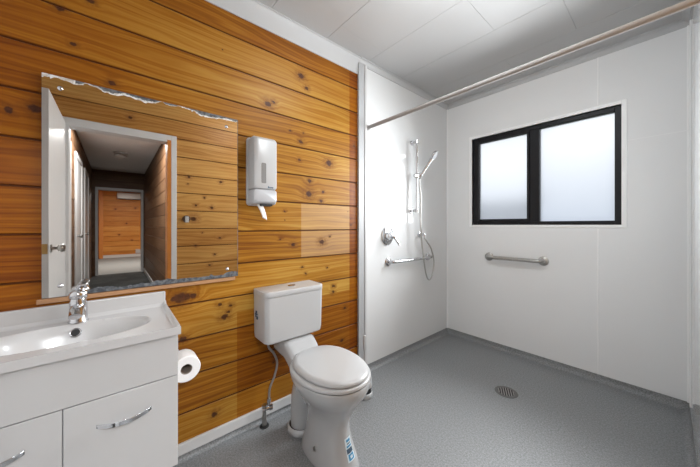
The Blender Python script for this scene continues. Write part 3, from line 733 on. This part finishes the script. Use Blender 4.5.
sr = thing('shower_slide_rail', 'chrome vertical slide rail on the left shower wall', 'shower rail', (.06, 2.06, 1.26))
bm = BM(); tube(bm, [(.060, 2.06, 1.255), (.060, 2.06, 1.900)], .0095, 18); obj('rail', bm, 'chrome', sr, smooth=50)
for z in (1.268, 1.888):
    bm = BM(); tube(bm, [(.004, 2.06, z), (.010, 2.06, z), (.0105, 2.06, z), (.062, 2.06, z)], [.022, .022, .013, .013], 18)
    lathe(bm, (.060, 2.06, z-.016), (0, 0, 1), [(0, .011), (.002, .016), (.030, .016), (.032, .011)], 18); obj('bracket', bm, 'chrome', sr, smooth=40)
bm = BM(); lathe(bm, (.060, 2.06, 1.560), (0, 0, 1), [(0, .016), (.004, .019), (.036, .019), (.040, .016)], 18); tube(bm, [(.060, 2.02, 1.58), (.060, 2.035, 1.58), (.060, 2.10, 1.58)], [.014, .016, .016], 14); sl = obj('slider', bm, 'chrome', sr, smooth=40)
bm = BM(); tube(bm, [(.06, 2.085, 1.568), (.085, 2.095, 1.606)], .0165, 14); obj('cradle', bm, 'chrome', sl, smooth=40)

hs = thing('shower_handset', 'chrome hand shower with hose resting in the slide rail cradle', 'shower head', (.07, 2.09, 1.58))
h0, h1 = Vector((.066, 2.088, 1.560)), Vector((.155, 2.150, 1.735))
bm = BM(); tube(bm, [h0 + (h1-h0)*t for t in (0, .05, .3, .6, .85, 1)], [.010, .0125, .0125, .0135, .016, .018], 16); obj('handset_grip', bm, 'chrome', hs, smooth=50)
hn = Vector((.75, .25, -.50)).normalized(); hc = h1 + Vector((.012, .010, .028))
bm = BM(); lathe(bm, hc - hn*.014, hn, [(-.004, .012), (.004, .034), (.014, .044), (.024, .046), (.028, .043)], 32); hh = obj('head', bm, 'chrome', hs, smooth=50)
bm = BM(); lathe(bm, hc + hn*.0145, hn, [(0, .040), (.002, .039), (.0025, .002)], 32); obj('spray_face', bm, 'plastic_grey', hh, smooth=40)
bm = BM(); tube(bm, spline([h0, (.070, 2.088, 1.50), (.078, 2.094, 1.38), (.078, 2.090, 1.22), (.080, 2.100, 1.02), (.085, 2.125, .84), (.088, 2.165, .68), (.088, 2.215, .630), (.085, 2.270, .68), (.082, 2.300, .79), (.076, 2.265, .91), (.066, 2.205, .985), (.056, 2.180, 1.02)], 10), .0065, 12)
obj('hose', bm, 'steel', hs, smooth=60)
we = thing('hose_outlet', 'small chrome wall elbow where the shower hose ends', 'elbow', (.004, 2.18, 1.045))
bm = BM(); lathe(bm, (.004, 2.180, 1.050), (1, 0, 0), [(0, .028), (.004, .028), (.008, .022), (.009, .013), (.045, .013), (.052, .010)], 20); obj('rose', bm, 'chrome', we, smooth=40)
bm = BM(); lathe(bm, (.054, 2.180, 1.060), (0, 0, -1), [(0, .010), (.003, .012), (.034, .012), (.035, .009)], 16); obj('elbow', bm, 'chrome', we, smooth=40)

cr = thing('shower_curtain_rail', 'straight aluminium curtain rail spanning the shower just below the ceiling', 'rail', (.81, 1.492, 1.895))
bm = BM(); lathe(bm, (.006, 1.492, 1.897), (1, 0, 0), [(0, .0135), (XR-.010, .0135)], 20); obj('rail', bm, 'rail', cr, smooth=50)
for x, s in ((.004, 1), (XR, -1)):
    bm = BM(); lathe(bm, (x, 1.492, 1.897), (s, 0, 0), [(0, .020), (.010, .019), (.012, .0137)], 20); obj('end_cup', bm, 'rail', cr, smooth=40)

dn = thing('floor_drain', 'round slotted floor drain in the shower floor', 'drain', (.815, 2.02, 0))
bm = BM(); tubewall(bm, (.815, 2.02, 0), (0, 0, 1), .003, .070, .050, bev=.0015); obj('drain_ring', bm, plain('dull_drain_steel', (.13, .13, .13), .45, .4), dn, smooth=30)
bm = BM(); lathe(bm, (.815, 2.02, .0002), (0, 0, 1), [(0, .0505), (.0010, .0505)], 40); obj('sump', bm, 'dark', dn)
for k in range(-3, 4):
    c = k*.0145; hl = math.sqrt(.051**2 - c*c)
    bm = BM(); box(bm, .815+c-.0030, .815+c+.0030, 2.02-hl, 2.02+hl, .001, .0026); obj('grate_bar', bm, 'rail', dn)

dn.rotation_euler = (0, 0, math.radians(26))

# ------------------------------------------------------------------ things seen in the mirror, and added unseen ceiling lamps
ls = thing('light_switch', 'small white light switch on the pine wall beside the bathroom doorway, seen in mirror', 'switch', (XR, .538, 1.20))
bm = BM(); lathe(bm, (XR, .538, 1.2), (-1, 0, 0), [(0, .036), (.012, .034), (.014, .02)], 24); obj('mounting_block', bm, plain('brown_block', (.10, .06, .035), .5), ls, smooth=40)
bm = BM(); box(bm, XR-.030, XR-.012, .522, .554, 1.165, 1.225); obj('switch_body', bm, 'plastic', ls, bevel=.003)
hl_ = thing('ceiling_light', 'pale round ceiling light in the hall, seen in the mirror', 'ceiling light', (4.7, .07, H))
bm = BM(); lathe(bm, (4.7, .07, H), (0, 0, -1), [(0, .10), (.02, .10), (.025, .06), (.03, .05)], 32); obj('base', bm, 'plastic', hl_, smooth=40)
bm = BM(); lathe(bm, (4.7, .07, H-.028), (0, 0, -1), [(0, .05), (.02, .09), (.045, .095), (.055, .06), (.058, .002)], 32); obj('lamp_shade', bm, 'plastic', hl_, smooth=50)
bl = thing('ceiling_light', 'added fill light, a glowing round dome on the bathroom ceiling out of view', 'ceiling light', (.95, 1.10, H))  # added to fill the room with light, hidden above the view
nl = thing('ceiling_light', 'added flat white disc above the hall fill light, out of view', 'ceiling light', (3.15, .07, H))  # fixture added to go with the hall fill light
bm = BM(); lathe(bm, (3.15, .07, H), (0, 0, -1), [(0, .24), (.03, .24), (.04, .23)], 40); obj('base', bm, 'plastic', nl, smooth=40)
bm = BM(); lathe(bm, (.95, 1.10, H), (0, 0, -1), [(0, .17), (.018, .17), (.020, .165)], 40); obj('base', bm, 'plastic', bl, smooth=40)
bm = BM(); lathe(bm, (.95, 1.10, H-.018), (0, 0, -1), [(0, .155), (.05, .155), (.085, .14), (.105, .10), (.112, .04), (.113, .002)], 40); obj('lamp_shade', bm, fill_lampm, bl, smooth=50)
hp = thing('heat_pump', 'white wall unit high on the pine wall of the far room, seen in the mirror', 'heat pump', (XF, .45, 2.06))
bm = BM(); loft(bm, [rrect(.04, .90, 2.05, 2.28, .02, XF-.001), rrect(.04, .90, 2.05, 2.28, .02, XF-.16), rrect(.05, .89, 2.08, 2.26, .02, XF-.20)]); obj('casing', bm, 'plastic', hp, smooth=40)
bm = BM(); box(bm, XF-.19, XF-.10, .10, .84, 2.044, 2.052); obj('vent', bm, 'dark', hp)
so = BM(); box(so, XF-.03, XF, .555, .70, .12, .26); tag(obj('wall_box', so, 'plastic', bevel=.004), 'small white box low on the far room wall, seen in the mirror', 'box')

# ------------------------------------------------------------------ outside the window: a neighbour's tiled roof
bm = BM()
for i in range(26):
    for j in range(16):
        x0 = -12.8 + i*.42 + (.21 if j % 2 else 0); y0 = 9 + j*.36; z0 = 1.0 + j*.09
        box(bm, x0, x0+.40, y0, y0+.40, z0, z0+.05)
box(bm, -12.6, -1.9, 9.1, 15.0, -.5, 1.0)
rf = obj('neighbouring_roof', bm, 'roof'); tag(rf, 'tiled roof of the house next door, blurred behind the frosted left pane', 'roof')
bm = BM(); quad(bm, (-60, YB+.3, -.4), (60, YB+.3, -.4), (60, 90, -.4), (-60, 90, -.4)); g_ = struct('ground', bm, plain('garden_ground', (.16, .18, .14), .9))
